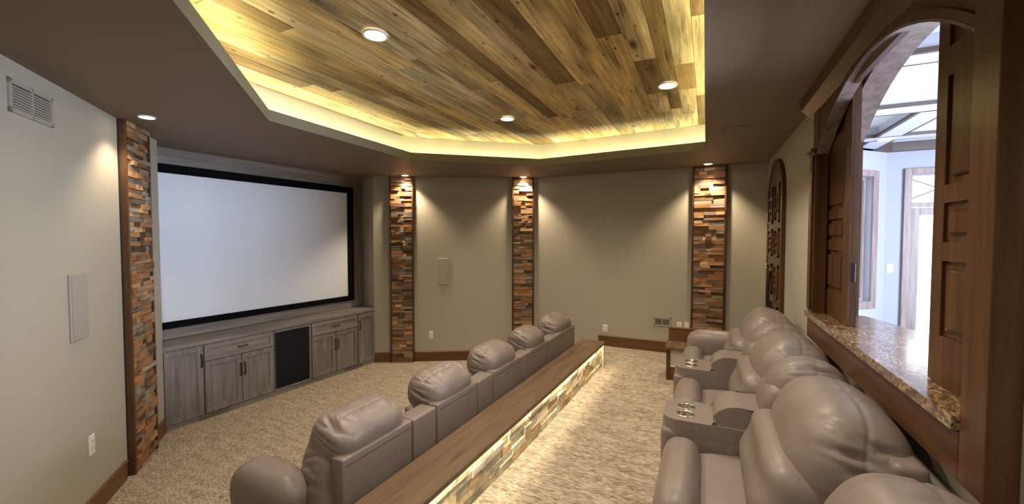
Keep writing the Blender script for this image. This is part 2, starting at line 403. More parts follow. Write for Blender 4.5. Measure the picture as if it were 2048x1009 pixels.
for (x, y), l in zip(PL, pn):
    can(x, y, SOF - .002, .055, l, 'recessed lights over the pilasters')
    spot('can_lamp', (x, y, SOF - .02), P_SPOT * (.42 if x < -3.7 and y < 2 else 1), (1.0, .80, .56), 105, .7, .03)
for (x, y), l in zip([(.20, 3.91), (-1.18, 5.0)], ['round flush brown ceiling speaker on the right soffit near the arched opening', 'round flush brown ceiling speaker on the far soffit']):
    t = thing('ceiling_speaker', l, 'speaker', (x, y, SOF), 0, 'ceiling speakers')
    obj('bezel', ring(bmesh.new(), (0, 0, 0), .098, .11, -.004, 0), 'soffit', t)
    obj('grille', cyl(bmesh.new(), (0, 0, -.001), .098, .003, 32), 'soffit', t)
# unseen cans added behind and beside the camera as fill light
for (x, y) in [(-1.3, .2), (.3, .3)]:
    can(x, y, SOF - .002, .055, 'added recessed fill light in the soffit behind the camera, %s' % ('left' if x < 0 else 'right'), 'added recessed fill lights near the back of the room')
    spot('can_lamp', (x, y, SOF - .02), P_TRAY * .45, (1.0, .90, .80), 150, .8, .07)

# ================================================================ baseboards
def baseboard(name, fr, a0, a1, z):
    bm = bmesh.new(); bx(bm, a0, a1, 0, .014, z, z + .125); bx(bm, a0, a1, 0, .022, z + .125, z + .146, .004)
    o = obj(name, bm, 'dark_wood_x'); o.location = fr.pt(0); o.rotation_euler = (0, 0, fr.rz); return struct(o)
baseboard('baseboard_left', FW_left, .82, FW_left.len, 0)
baseboard('baseboard_left.001', FW_left, 0, .27, 0)
baseboard('baseboard_angled', FW_ang, .39, 1.84, 0)
baseboard('baseboard_angled.001', FW_ang, 2.19, FW_ang.len, 0)
baseboard('baseboard_far', FW_far, .83, 2.03, RIS)
baseboard('baseboard_far.001', FW_far, 2.27, FW_far.len, 0)
baseboard('baseboard_far.002', FW_far, 0, .43, RIS)
baseboard('baseboard_right', FW_right, 0, 5.02, RIS)

# ================================================================ wood block pilasters
def pilaster(fr, a0, a1, z0, z1, label, seed):
    t = thing('wood_block_pilaster', label, 'pilaster', fr.pt((a0 + a1) / 2, 0, z0), fr.rz, 'wood block pilasters')
    h = z1 - z0; W = a1 - a0; R = random.Random(seed)
    obj('backing', box(-W / 2, W / 2, 0, .012, 0, h), 'slot', t)
    for s in (-1, 1):
        obj('frame_strip', box(s * W / 2, s * (W / 2 - .022), 0, .052, 0, h, .003), 'dark_wood', t)
    z = 0; x0, x1 = -W / 2 + .022, W / 2 - .022; cnt = 0
    while z < h - .01:
        rh = R.choice([.030, .036, .041, .048]); rh = min(rh, h - z)
        if h - z - rh < .02: rh = h - z
        x = x0
        while x < x1 - .005:
            ln = R.uniform(.06, .20)
            if x + ln > x1 - .05: ln = x1 - x
            d = R.choice([.022, .028, .034, .042, .05]) + R.uniform(-.003, .003)
            bm = box(-ln / 2 + .0008, ln / 2 - .0008, 0, d, -rh / 2 + .0006, rh / 2 - .0006)
            bm.verts.ensure_lookup_table()
            for v in bm.verts:
                if v.co.y > .01: v.co.y += R.uniform(-.003, .003); v.co.z *= R.uniform(.93, 1.0)
            obj('block', bm, 'block', t, loc=(x + ln / 2, .012, z + rh / 2)); cnt += 1
            x += ln
        z += rh
    return t
pilaster(FW_left, .325, .785, 0, SOF, 'tall pilaster of stacked wood blocks left of the screen', 1)
pilaster(FW_ang, 1.842, 2.184, 0, SOF, 'tall pilaster of stacked wood blocks just right of the screen alcove', 2)
pilaster(FW_ang, .056, .383, 0, SOF, 'tall pilaster of stacked wood blocks in the far corner behind the front seats', 3)
pilaster(FW_far, .435, .825, RIS, SOF, 'tall pilaster of stacked wood blocks on the far right, behind the back row', 4)

# ================================================================ wall fittings
def fitting(name, fr, a0, a1, z0, z1, label, cat, kind, group=None):
    t = thing(name, label, cat, fr.pt((a0 + a1) / 2, 0, z0), fr.rz, group); W = abs(a1 - a0); h = z1 - z0
    if kind == 'speaker':
        bm = bmesh.new(); bx(bm, -W / 2, W / 2, 0, .012, 0, h, .003); obj('frame', bm, 'plastic' if False else 'speaker', t)
        obj('grille', box(-W / 2 + .012, W / 2 - .012, .012, .015, .012, h - .012), 'speaker', t)
    if kind in ('outlet', 'switch', 'blank'):
        obj('cover_plate', box(-W / 2, W / 2, 0, .007, 0, h, .002), 'plastic', t)
        if kind == 'outlet':
            for k in (.32, .68):
                r = obj('receptacle', box(-W * .26, W * .26, .007, .010, h * k - h * .12, h * k + h * .12, .001), 'plastic', t)
                b2 = bmesh.new(); bx(b2, -.009, -.006, .010, .0106, h * k - .006, h * k + .006); bx(b2, .006, .009, .010, .0106, h * k - .006, h * k + .006); obj('slots', b2, 'slot', r)
        elif kind == 'switch': obj('rocker', box(-W * .22, W * .22, .007, .011, h * .28, h * .72, .001), 'plastic', t)
    if kind == 'vent':
        bm = bmesh.new()
        for a, b, c, d in ((-W / 2, W / 2, 0, .025), (-W / 2, W / 2, h - .025, h), (-W / 2, -W / 2 + .022, 0, h), (W / 2 - .022, W / 2, 0, h), (-.006, .006, 0, h)): bx(bm, a, b, 0, .01, c, d)
        obj('frame', bm, 'speaker', t)
        obj('duct_shadow', box(-W / 2 + .02, W / 2 - .02, .0, .002, .02, h - .02), 'duct' if z0 > 2 else 'slot', t)
        n = int((h - .05) / .014)
        for k in range(n):
            zz = .03 + k * .014
            b2 = bmesh.new(); bx(b2, -W / 2 + .02, W / 2 - .02, .002, .007, zz, zz + (.008 if z0 > 2 else .004)); obj('louvre', b2, 'speaker', t)
    return t
fitting('wall_speaker', FW_left, 1.29, 1.485, 1.205, 1.625, 'flat rectangular in-wall speaker on the left wall above its outlet', 'speaker', 'speaker', 'in-wall speakers')
fitting('wall_speaker', FW_ang, 1.33, 1.49, 1.146, 1.544, 'flat rectangular in-wall speaker between two wood block pilasters', 'speaker', 'speaker', 'in-wall speakers')
fitting('electrical_outlet', FW_left, 1.255, 1.325, .42, .55, 'white outlet low on the left wall', 'outlet', 'outlet', 'wall outlets')
fitting('electrical_outlet', FW_ang, 1.572, 1.63, .335, .45, 'white outlet low on the wall right of the screen, between pilasters', 'outlet', 'outlet', 'wall outlets')
fitting('electrical_outlet', FW_far, 1.90, 1.97, .52, .62, 'white outlet on the far wall above the end of the low block wall', 'outlet', 'outlet', 'wall outlets')
fitting('electrical_outlet', FW_far, .93, .99, .645, .745, 'white outlet on the far wall beside the return air grille', 'outlet', 'outlet', 'wall outlets')
fitting('blank_wall_plate', FW_far, .84, .90, .655, .752, 'white blank plate touching the frame of the rightmost pilaster', 'wall plate', 'blank')
fitting('air_grille', FW_left, 1.58, 1.94, 2.485, 2.655, 'painted supply air grille high on the left wall', 'vent', 'vent', 'painted air grilles')
fitting('air_grille', FW_far, 1.06, 1.285, .665, .79, 'small painted return air grille low on the far wall', 'vent', 'vent', 'painted air grilles')

# ================================================================ screen wall built-ins (local frame: x runs right to left)
SP, SR = FW_scr.pt(0), FW_scr.rz
t = thing('projector_screen', 'large white fixed projection screen in a black velvet frame', 'screen', FW_scr.pt(1.21, -.385, .92), SR)
w2 = 1.25; fw = .07
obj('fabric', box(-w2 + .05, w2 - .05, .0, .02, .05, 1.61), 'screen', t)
bm = bmesh.new()
for a, b, c, d in ((-w2, w2, 0, .068), (-w2, w2, 1.587, 1.665), (-w2, -w2 + .095, 0, 1.665), (w2 - .075, w2, 0, 1.665)): bx(bm, a, b, 0, .045, c, d, .004)
obj('frame', bm, 'black', t)
t = thing('screen_surround', None, None, SP, SR, kind='structure'); t.name = 'trim_2'
obj('back_panel', box(-.2, 2.43, -.42, -.39, .78, SOF), 'black', t)
obj('cornice_board', box(-.2, 2.43, -.42, -.36, 2.60, SOF - .03), 'grey_wood_h', t)
bm = bmesh.new(); prism(bm, [(-.23, -.42, SOF - .07), (-.23, -.34, SOF - .07), (-.23, -.30, SOF), (-.23, -.42, SOF)], (2.67, 0, 0)); obj('crown_moulding', bm, 'grey_wood_h', t)
obj('side_stile', box(-.20, -.12, -.42, -.345, .83, SOF - .07, .003), 'grey_wood', t)
obj('side_stile', box(-.12, -.045, -.42, -.365, .83, SOF - .07, .003), 'grey_wood', t)
obj('backsplash_board', box(-.19, 2.43, -.39, -.36, .81, .915, .003), 'grey_wood_h', t)

t = thing('worktop', 'grey washed wood worktop under the projection screen', 'countertop', SP, SR)
bm = bmesh.new(); prism(bm, [(-.095, .012, .775), (2.452, .012, .775), (2.452, -.388, .775), (-.21, -.388, .775), (-.104, 0, .775)], (0, 0, .032)); obj('slab', bm, 'grey_wood_h', t)
t.name = 'worktop'

def shaker(name, x0, x1, z0, z1, par, mat='grey_wood', fwid=.05):
    bm = bmesh.new(); y0, y1 = 0, .018
    for a, b, c, d in ((x0, x1, z0, z0 + fwid), (x0, x1, z1 - fwid, z1), (x0, x0 + fwid, z0 + fwid, z1 - fwid), (x1 - fwid, x1, z0 + fwid, z1 - fwid)): bx(bm, a, b, y0, y1, c, d, .0015)
    o = obj(name, bm, mat, par)
    bm = bmesh.new(); g = .008
    bx(bm, x0 + fwid, x1 - fwid, y0, .006, z0 + fwid, z1 - fwid); obj('panel', bm, mat, o)
    bm = bmesh.new()
    for a, b, c, d in ((x0 + fwid, x1 - fwid, z0 + fwid, z0 + fwid + g), (x0 + fwid, x1 - fwid, z1 - fwid - g, z1 - fwid), (x0 + fwid, x0 + fwid + g, z0 + fwid, z1 - fwid), (x1 - fwid - g, x1 - fwid, z0 + fwid, z1 - fwid)): bx(bm, a, b, .006, .012, c, d)
    obj('bead', bm, mat, o)
    return o
def pull(par, p0, p1):
    a, b = Vector(p0), Vector(p1); bm = bmesh.new()
    d = (b - a); out = Vector((0, .022, 0))
    tube(bm, [a, a + out * .8 + d * .04, a + out + d * .15, a + out * 1.1 + d * .5, a + out + d * .85, a + out * .8 + d * .96, b], .0062, 8)
    o = obj('handle', bm, 'metal', par, True)
    for p in (a, b):
        pass
    return o
def cabinet(x0, x1, label):
    cx = (x0 + x1) / 2
    t = thing('base_cabinet', label, 'cabinet', FW_scr.pt(cx, 0, .03), SR, 'grey base cabinets')
    W = x1 - x0
    obj('carcass', box(-W / 2 + .001, W / 2 - .001, -.40, -.002, .0, .742), 'grey_wood', t)
    return t, cx
zb = .03
t, c = cabinet(2.118, 2.452, 'leftmost grey base cabinet with one tall door')
d = shaker('door', 2.125 - c, 2.446 - c, .055 - zb, .758 - zb, t); pull(d, (2.143 - c, .018, .545 - zb), (2.143 - c, .018, .678 - zb))
t, c = cabinet(1.400, 2.118, 'grey base cabinet left of the black grille, one wide drawer over two doors')
d = shaker('drawer', 1.407 - c, 2.112 - c, .598 - zb, .758 - zb, t, 'grey_wood_h', .042)
pull(d, (1.70 - c, .018, .678 - zb), (1.79 - c, .018, .678 - zb))
d = shaker('door', 1.758 - c, 2.112 - c, .06 - zb, .588 - zb, t); pull(d, (1.776 - c, .018, .355 - zb), (1.776 - c, .018, .495 - zb))
d = shaker('door', 1.407 - c, 1.752 - c, .06 - zb, .588 - zb, t); pull(d, (1.734 - c, .018, .355 - zb), (1.734 - c, .018, .495 - zb))
t, c = cabinet(.925, 1.400, 'middle grey base cabinet filled by a black speaker grille')
bm = bmesh.new()
for a, b, e, f in ((.93, 1.395, .055, .075), (.93, 1.395, .742, .76), (.93, .957, .075, .742), (1.39, 1.397, .075, .742)): bx(bm, a - c, b - c, 0, .016, e - zb, f - zb)
obj('face_frame', bm, 'grey_wood', t); obj('speaker_grille', box(.957 - c, 1.39 - c, 0, .012, .075 - zb, .742 - zb, .003), 'grille', t)
t, c = cabinet(.207, .925, 'grey base cabinet right of the black grille, one drawer over two doors')
d = shaker('drawer', .214 - c, .918 - c, .598 - zb, .758 - zb, t, 'grey_wood_h', .042)
pull(d, (.515 - c, .018, .676 - zb), (.625 - c, .018, .676 - zb))
d = shaker('door', .572 - c, .918 - c, .06 - zb, .588 - zb, t); pull(d, (.590 - c, .018, .358 - zb), (.590 - c, .018, .495 - zb))
d = shaker('door', .214 - c, .566 - c, .06 - zb, .588 - zb, t); pull(d, (.545 - c, .018, .358 - zb), (.545 - c, .018, .492 - zb))
t, c = cabinet(-.10, .207, 'rightmost grey base cabinet with one tall door')
d = shaker('door', -.093 - c, .20 - c, .055 - zb, .758 - zb, t); pull(d, (.183 - c, .018, .545 - zb), (.183 - c, .018, .676 - zb))
t = thing('trim_3', None, None, SP, SR, kind='structure')
obj('plinth_board', box(-.10, 2.452, -.02, .005, -.045 + .045, .05), 'grey_wood_h', t)
for a, b in ((1.885, 2.165), (.142, .42)):
    v = obj('toe_vent', box(a, b, .005, .008, .004, .046), 'slot', t)
    for k in range(5): obj('louvre', box(a, b, .008, .012, .006 + k * .009, .010 + k * .009), 'grey_wood_h', v)

# ================================================================ the low block wall between the rows
KA, KB = Vector((-1.179, 1.40)), Vector((-1.067, 4.90)); kd = (KB - KA); KL = kd.length + 1.3; krz = math.atan2(kd.y, kd.x)
ku = kd.normalized(); K0 = KA - ku * 1.3
# local frame: x along the wall away from the camera, y to the left (towards the screen)
t = thing('block_knee_wall', 'low wall faced with LED-lit wood blocks under a long dark wood cap, between the two seat rows', 'low wall', (K0.x, K0.y, 0), krz)
obj('core', box(0, KL - .02, .046, .27, 0, .577), 'dark_wood_x', t)
capm = M['cap_wood2'] = wood('cap_wood_long', (.085, .050, .028), (.15, .092, .053), (.20, .128, .076), axis=0, rough=.42, knots=.30, rnd=False)
bm = bmesh.new(); bx(bm, 0, KL, .0, .285, .601, .615, .003); bx(bm, 0, KL, 0, .008, .586, .602); bx(bm, 0, KL, .036, .285, .577, .602)
obj('cap', bm, capm, t)
obj('end_post', box(KL - .055, KL - .005, .006, .046, RIS, .577, .003), 'block_lit_pale', t)
obj('light_strip', box(.02, KL - .06, .012, .022, .5995, .601), 'led', t)
R = random.Random(11); z = RIS
rows = [.054, .047, .056, .046, .053]
cnt = 0
for rh in rows:
    x = 1.2 if True else 0
    x -= R.uniform(0, .2)
    while x < KL - .06:
        ln = R.uniform(.07, .26); 
        if x + ln > KL - .09: ln = KL - .056 - x
        d = R.choice([.008, .012, .016, .021]) + R.uniform(-.0015, .0015)
        bm = box(-ln / 2 + .001, ln / 2 - .001, -d, 0, -rh / 2 + .0008, rh / 2 - .0008)
        for v in bm.verts:
            if v.co.y < -.005: v.co.y += R.uniform(-.003, .003); v.co.z *= R.uniform(.94, 1)
        o = obj('block', bm, 'block_lit_pale', t, loc=(x + ln / 2, .046, z + rh / 2)); cnt += 1
        x += ln
    z += rh
mid = K0 + ku * (KL / 2)
nrm = Vector((ku.y, -ku.x))
lp = K0 + ku * (KL / 2) - nrm * .017
area('knee_led_lamp', (lp.x, lp.y, .598), (0, 0, krz), KL - .1, .007, P_KNEE * KL, (1.0, .86, .58), 180)

# ================================================================ seats
def soft(size, n=12, k=4.0, ky=None, fn=None, round_=None):
    """cube grid blown into a superellipsoid: leather cushion; fn(u,v,w,p)->p displaces"""
    bm = bmesh.new(); bmesh.ops.create_cube(bm, size=2)
    bmesh.ops.subdivide_edges(bm, edges=bm.edges[:], cuts=n, use_grid_fill=True)
    sx, sy, sz = [s / 2 for s in size]
    for v in bm.verts:
        q = v.co; ax, ay, az = abs(q.x), abs(q.y), abs(q.z); lo, hi = .3, 1.0; ke = ky or k
        for _ in range(16):
            m = (lo + hi) / 2
            if (m * ax) ** k + (m * ay) ** ke + (m * az) ** k > 1: hi = m
            else: lo = m
        s = q * lo; p = Vector((s.x * sx, s.y * sy, s.z * sz))
        if fn: p = fn(s, p)
        v.co = p
    return bm
def gz(x, w): return math.exp(-(x / w) ** 2)
def crease(seed, amp=.010, seam=0.0, sw=.05, wr=.6):
    """seam across the width with gathers running off it"""
    def fn(s, p):
        nrm = Vector((s.x / max(.1, 1), s.y * .6, s.z)).normalized()
        g = gz(s.y - seam, sw) * amp * 1.0
        wv = noise.noise(Vector((s.x * 5 + seed, s.z * 5, seed * 1.7))) * math.exp(-abs(s.y - seam) * 2.2)
        wv += .55 * noise.noise(Vector((s.x * 3 + s.z * 6 + seed * 3, s.y * 1.3, seed)))
        return p - nrm * g + nrm * wv * amp * wr
    return fn
def headrest_fn(seed, amp=.009, corner=1.0):
    """pillow of a front and a back panel: seam along the top ridge and down both ends, gathers across it at the corners"""
    R = random.Random(seed * 13 + 1)
    pk = []
    for sg in (0, 1):
        for _ in range(9): b_ = math.radians(R.uniform(5, 62)); pk.append((PI - b_ if sg else b_, R.uniform(.035, .06), R.uniform(.6, 1.3), R.uniform(.22, .5), R.uniform(-.5, .5)))
    for _ in range(3): pk.append((math.radians(R.uniform(75, 105)), R.uniform(.03, .045), R.uniform(.5, 1.0), R.uniform(.15, .35), R.uniform(-.5, .5)))
    for _ in range(6): pk.append((-math.radians(R.uniform(10, 170)), R.uniform(.05, .08), R.uniform(.4, .9), R.uniform(.3, .6), R.uniform(-.5, .5)))
    def fn(s, p):
        nrm = Vector((s.x, s.y * .6, s.z)).normalized(); b = math.atan2(s.z, s.y)
        dd = gz(s.x, .035) * amp * .55
        for bi, wi, am, ln, sl in pk:
            db = b - bi - sl * s.x * .5
            if abs(db) < .2: dd += amp * am * corner * gz(db, wi) * (gz(abs(s.x) - .10, ln) * .85)
        f = noise.noise(Vector((s.x * 1.5 + seed, s.y * 1.8, s.z * 1.6 + seed * 2.1))) * amp * .7
        return p - nrm * dd + nrm * f
    return fn
def sub(o, lv=1):
    if len(o.data.vertices) > 5000: return o
    m = o.modifiers.new('subsurf', 'SUBSURF'); m.levels = lv; m.render_levels = lv; return o
def rbox(x0, x1, y0, y1, z0, z1, b=.02, seg=3): return box(x0, x1, y0, y1, z0, z1, b, seg)

def back_recliner(Y, W, label, seed, end_arm=0):
    """local: +x forward, z from the riser floor; origin at the rear centre"""
    t = thing('recliner', label, 'recliner', (.60, Y, RIS), PI, 'back row recliners')
    h = W / 2 - .004
    obj('base', rbox(.06, .70, -h, h, .015, .27, .02), 'leather', t, True)
    sub(obj('footrest', soft((.20, 2 * h, .56), 12, 3.0, 7, crease(seed, .009, 0, .035)), 'leather', t, True, (.69, 0, .295)))
    sub(obj('seat_cushion', soft((.36, 2 * h, .20), 12, 4.5, 8, crease(seed + 1, .009, 0, .035)), 'leather', t, True, (.47, 0, .405), (0, .06, 0)))
    def bc(s, p):
        # horizontal rolls up the back, gathered at a centre seam
        p.x += .010 * math.cos(s.z * 7) * (s.x > 0) - .006 * gz(s.y, .05) * (s.x > 0)
        n = noise.noise(Vector((s.y * 2, s.z * 4, seed))) * .005; p.x += n
        return p
    sub(obj('back_cushion', soft((.24, 2 * h, .40), 14, 3.0, 7, bc), 'leather', t, True, (.325, 0, .57), (0, -.16, 0)))
    sub(obj('headrest', soft((.37, 2 * h - .004, .48), 44, 2.3, 4.5, headrest_fn(seed + 4)), 'leather', t, True, (.165, 0, .725), (0, -.20, 0)))
    obj('back_panel', rbox(.0, .09, -h, h, .05, .86, .025), 'leather', t, True)
    if end_arm:
        s = end_arm
        def af(s_, p):
            p.z += .010 * noise.noise(Vector((s_.x * 4, s_.y * 2, seed))); p.z -= .008 * gz(s_.x - .05, .05) * (s_.z > 0); return p
        y0 = s * (h + .10)
        obj('arm_base', rbox(.05, .74, y0 - .085, y0 + .085, .02, .46, .03), 'leather', t, True)
        sub(obj('armrest', soft((.50, .25, .29), 14, 3.0, None, af), 'leather', t, True, (.50, y0, .54)))
    return t
def cup(t, x, y, z, r=.04):
    c = obj('cup_holder', ring(bmesh.new(), (x, y, z), r * .80, r, -.004, .004, 28), 'chrome', t, True)
    bm = bmesh.new(); cyl(bm, (x, y, z - .028), r * .80, .05, 24)
    bm.faces.ensure_lookup_table()
    top = [f for f in bm.faces if f.normal.z > .9]; bmesh.ops.delete(bm, geom=top, context='FACES')
    obj('well', bm, 'chrome', c, True)
def cut_top(x0, x1, y0, y1, z, cups, r):
    """top skin with round holes for the cup wells"""
    bm = bmesh.new(); outer = [Vector((x0, y0, z)), Vector((x1 - .03, y0, z)), Vector((x1, y0 + .03, z)), Vector((x1, y1 - .03, z)), Vector((x1 - .03, y1, z)), Vector((x0, y1, z))]
    loops = [outer] + [[Vector((cx + r * math.cos(a * PI / 12), cy + r * math.sin(a * PI / 12), z)) for a in range(24)] for cx, cy in cups]
    allp = [p for l in loops for p in l]; vs = [bm.verts.new(p) for p in allp]
    for tr in tessellate_polygon(loops): bm.faces.new([vs[i] for i in tr])
    return bm
def back_console(Y, W, label, seed, pillow=True):
    t = thing('seat_console', label, 'console', (.60, Y, RIS), PI, 'back row consoles'); h = W / 2 - .004
    obj('body', rbox(.05, .80, -h, h, .015, .545, .03, 4), 'leather', t, True)
    cups = [(.685, -.052), (.685, .052)]
    # raised deck holding the cups
    bm = bmesh.new(); ring_pts = []
    def dk(n=10):
        pts = []
        for i in range(n + 1):
            a = -PI / 2 + PI * i / n; pts.append((.70 + .10 * math.cos(a) * 1.0, h * math.sin(a) * 1.0 if True else 0))
        return pts
    prof = [(.30, -h), (.72, -h)] + [(.72 + .075 * math.cos(a), (h - .075) * (1 if a > 0 else -1) + .075 * math.sin(a)) for a in [-PI / 2 + PI * i / 12 for i in range(1, 12)] if abs(a) > 1e-6] + [(.72, h), (.30, h)]
    loops = [[Vector((x, y, .60)) for x, y in prof]] + [[Vector((cx + .038 * math.cos(a * PI / 12), cy + .038 * math.sin(a * PI / 12), .60)) for a in range(24)] for cx, cy in cups]
    allp = [p for l in loops for p in l]; vs = [bm.verts.new(p) for p in allp]
    for tr in tessellate_polygon(loops): bm.faces.new([vs[i] for i in tr])
    lo = [bm.verts.new((x, y, .52)) for x, y in prof]; n = len(prof)
    for i in range(n): bm.faces.new([vs[i], vs[(i + 1) % n], lo[(i + 1) % n], lo[i]])
    obj('deck', bm, 'leather', t)
    for cx, cy in cups: cup(t, cx, cy, .60, .047)
    # padded lid, rounded nose
    prof = [(.26, .60), (.26, .695)] + [(.44 + .115 * math.sin(a), .60 + .095 * math.cos(a)) for a in [PI / 2 * i / 8 for i in range(9)]]
    bm = bmesh.new(); prism(bm, [(x, -h * .92, z) for x, z in prof], (0, 2 * h * .92, 0)); bmesh.ops.remove_doubles(bm, verts=bm.verts, dist=.0005)
    bmesh.ops.bevel(bm, geom=[e for e in bm.edges if e.is_manifold and e.calc_face_angle() > 1.2], offset=.010, segments=2, affect='EDGES')
    obj('lid', bm, 'leather', t)
    def bc(s, p):
        p.x += noise.noise(Vector((s.y * 3, s.z * 5, seed))) * .008; return p
    sub(obj('back_cushion', soft((.18, 2 * h, .34), 10, 3.4, 6, bc), 'leather', t, True, (.27, 0, .66), (0, -.14, 0)))
    if pillow: sub(obj('headrest', soft((.36, 2 * h + .005, .46), 44, 2.3, 3.2, headrest_fn(seed + 9)), 'leather', t, True, (.160, 0, .72), (0, -.18, 0)))
    obj('back_panel', rbox(.0, .08, -h, h, .05, .85, .025), 'leather', t, True)
    return t
SW, CWD, P0 = .615, .30, .92
back_recliner(3.77, SW, 'farthest recliner of the back row, with the rolled end arm', 3, end_arm=-1)
back_console(3.31, CWD, 'farther back-row console with two chrome cup holders', 5)
back_recliner(2.85, SW, 'back-row recliner between the two consoles with chrome cup holders', 8)
back_console(2.39, CWD, 'nearer back-row console with two chrome cup holders', 12)
back_recliner(1.895, .67, 'nearest full recliner of the back row, its big headrest in the foreground', 16)
back_recliner(1.13, .56, 'recliner cut off by the lower right corner, only its headrest top showing', 27)

# front row -------------------------------------------------------
FA, FB = Vector((-1.505, 1.36)), Vector((-1.395, 4.72)); fd = (FB - FA).normalized(); frz = math.atan2(fd.y, fd.x) + PI / 2
def fpos(s, z=0): p = FA + fd * s; return (p.x, p.y, z)
def front_recliner(s0, s1, label, seed, near_arm=False, far_arm=False):
    t = thing('recliner', label, 'recliner', fpos((s0 + s1) / 2), frz, 'front row recliners'); h = (s1 - s0) / 2 - .003
    obj('base', rbox(.06, .62, -h, h, .015, .24, .02), 'leather', t, True)
    sub(obj('footrest', soft((.17, 2 * h, .42), 10, 3.2, 7, crease(seed, .006, 0, .04)), 'leather', t, True, (.64, 0, .22)))
    sub(obj('seat_cushion', soft((.36, 2 * h, .18), 12, 4.5, 8, crease(seed + 1, .009, 0, .035)), 'leather', t, True, (.44, 0, .32)))
    sub(obj('back_cushion', soft((.20, 2 * h, .46), 12, 3.4, 6, crease(seed + 2, .008, 0, .05)), 'leather', t, True, (.185, 0, .56), (0, -.10, 0)))
    sub(obj('headrest', soft((.29, 2 * h - .004, .26), 40, 2.6, 5.0, headrest_fn(seed + 4, .009)), 'leather', t, True, (.155, 0, .84), (0, -.25, 0)))
    p = obj('back_panel', rbox(.0, .075, -h, h, .05, .82, .012, 3), 'leather', t, True)
    bm = bmesh.new(); bx(bm, -.0015, 0, -h + .015, h - .015, .78, .7825); obj('stitching', bm, 'slot', p)
    for flag, s in ((near_arm, 1), (far_arm, -1)):
        if not flag: continue
        y0 = s * (h - .01)
        sub(obj('wing_cushion', soft((.25, .20, .56), 30, 2.5, 2.2, headrest_fn(seed + 7, .008)), 'leather', t, True, (.17, s * (h - .04), .60), (s * .12, .12, 0)))
        def af(s_, p):
            p.z -= .010 * gz(s_.x - .0, .05) * (s_.z > -.2); p.z += .010 * noise.noise(Vector((s_.x * 4, s_.y * 2, seed)));
            p.z -= .03 * (s_.x > 0) * s_.x ** 3; return p
        ya = s * (h + .09)
        obj('arm_base', rbox(.10, .66, ya - .08, ya + .08, .02, .50, .035), 'leather', t, True)
        sub(obj('armrest', soft((.47, .22, .30), 12, 2.7, None, af), 'leather', t, True, (.40, ya, .61)))
    return t
def front_console(s0, s1, label, seed):
    t = thing('seat_console', label, 'console', fpos((s0 + s1) / 2), frz, 'front row consoles'); h = (s1 - s0) / 2 - .003
    obj('body', rbox(.12, .70, -h, h, .015, .50, .03, 4), 'leather', t, True)
    obj('lid', rbox(.14, .46, -h * .95, h * .95, .50, .57, .025, 4), 'leather', t, True)
    for cy in (-.045, .045): cup(t, .60, cy, .504, .034)
    obj('back_panel', rbox(.0, .12, -h, h, .05, .815, .014, 3), 'leather', t, True)
    return t
names = ['front-row recliner nearest the camera, with a rolled arm at its left', 'second front-row recliner from the near end', 'middle recliner of the front row', 'fourth front-row recliner from the near end', 'farthest front-row recliner, beside the far corner pilaster']
cn = ['front-row console between the first and second recliners', 'front-row console between the second and middle recliners', 'front-row console between the middle and fourth recliners', 'farthest front-row console, next to the last recliner']
S = [(0, .49), (.715, 1.19), (1.42, 1.90), (2.13, 2.54), (2.83, 3.37)]
for i, (a, b) in enumerate(S):
    front_recliner(a, b, names[i], 31 + 5 * i, near_arm=(i == 0), far_arm=(i == 4))
    if i < 4: front_console(b + .003, S[i + 1][0] - .003, cn[i], 50 + i)

# ================================================================ low built-in side cabinet at the far end of the back row
t = thing('side_table', 'low wood-framed side table with taupe panels at the far end of the back row', 'side table', (-.37, 4.70, RIS))
obj('corner_post', box(0, .04, 0, .04, 0, .33, .003), 'dark_wood', t)
obj('corner_post', box(0, .04, .30, .34, 0, .33, .003), 'dark_wood', t)
obj('corner_post', box(.86, .90, 0, .04, 0, .33, .003), 'dark_wood', t)
obj('corner_post', box(.86, .90, .30, .34, 0, .33, .003), 'dark_wood', t)
obj('painted_panel', box(.03, .87, .012, .33, .16, .33), 'wall', t)
obj('middle_rail', box(.04, .86, .004, .035, .145, .16), 'block_lit_pale', t)
obj('base_panel', box(.03, .87, .010, .33, 0, .145), 'dark_wood_x', t)
obj('ledge', box(-.012, .912, -.012, .35, .33, .365, .004), 'cap_wood', t)
obj('raised_back', box(0, .90, .30, .335, .365, .495, .003), 'dark_wood_x', t)
obj('back_rail', box(-.006, .906, .292, .343, .495, .512, .003), 'dark_wood_x', t)

# ================================================================ arched double door on the right wall
DY0, DY1, DZ0, DZS = 4.50, 5.52, RIS, 2.25
def arch_pts(y0, y1, z0, zs, rise, n=16):
    yc = (y0 + y1) / 2; hw = (y1 - y0) / 2
    return [(yc + hw * math.cos(PI * i / n), zs + rise * math.sin(PI * i / n)) for i in range(n + 1)]
def inverted_u(bm, y0, y1, z0, zs, rise, w, x0, x1, n=20):
    outp = [(y1, z0)] + arch_pts(y0, y1, z0, zs, rise, n) + [(y0, z0)]
    inp = [(y1 - w, z0)] + arch_pts(y0 + w, y1 - w, z0, zs, rise - w, n) + [(y0 + w, z0)]
    prism(bm, [(x0, y, z) for y, z in outp + inp[::-1]], (x1 - x0, 0, 0))
dr = thing('door_1', None, None, (0, 0, 0), 0, kind='structure'); dr['label'] = 'arched double door of carved dark wood in the far right corner'
bm = bmesh.new(); inverted_u(bm, DY0, DY1, DZ0, DZS, .40, .075, .625, .66); obj('door_frame', bm, 'dark_wood', dr)
yc = (DY0 + DY1) / 2
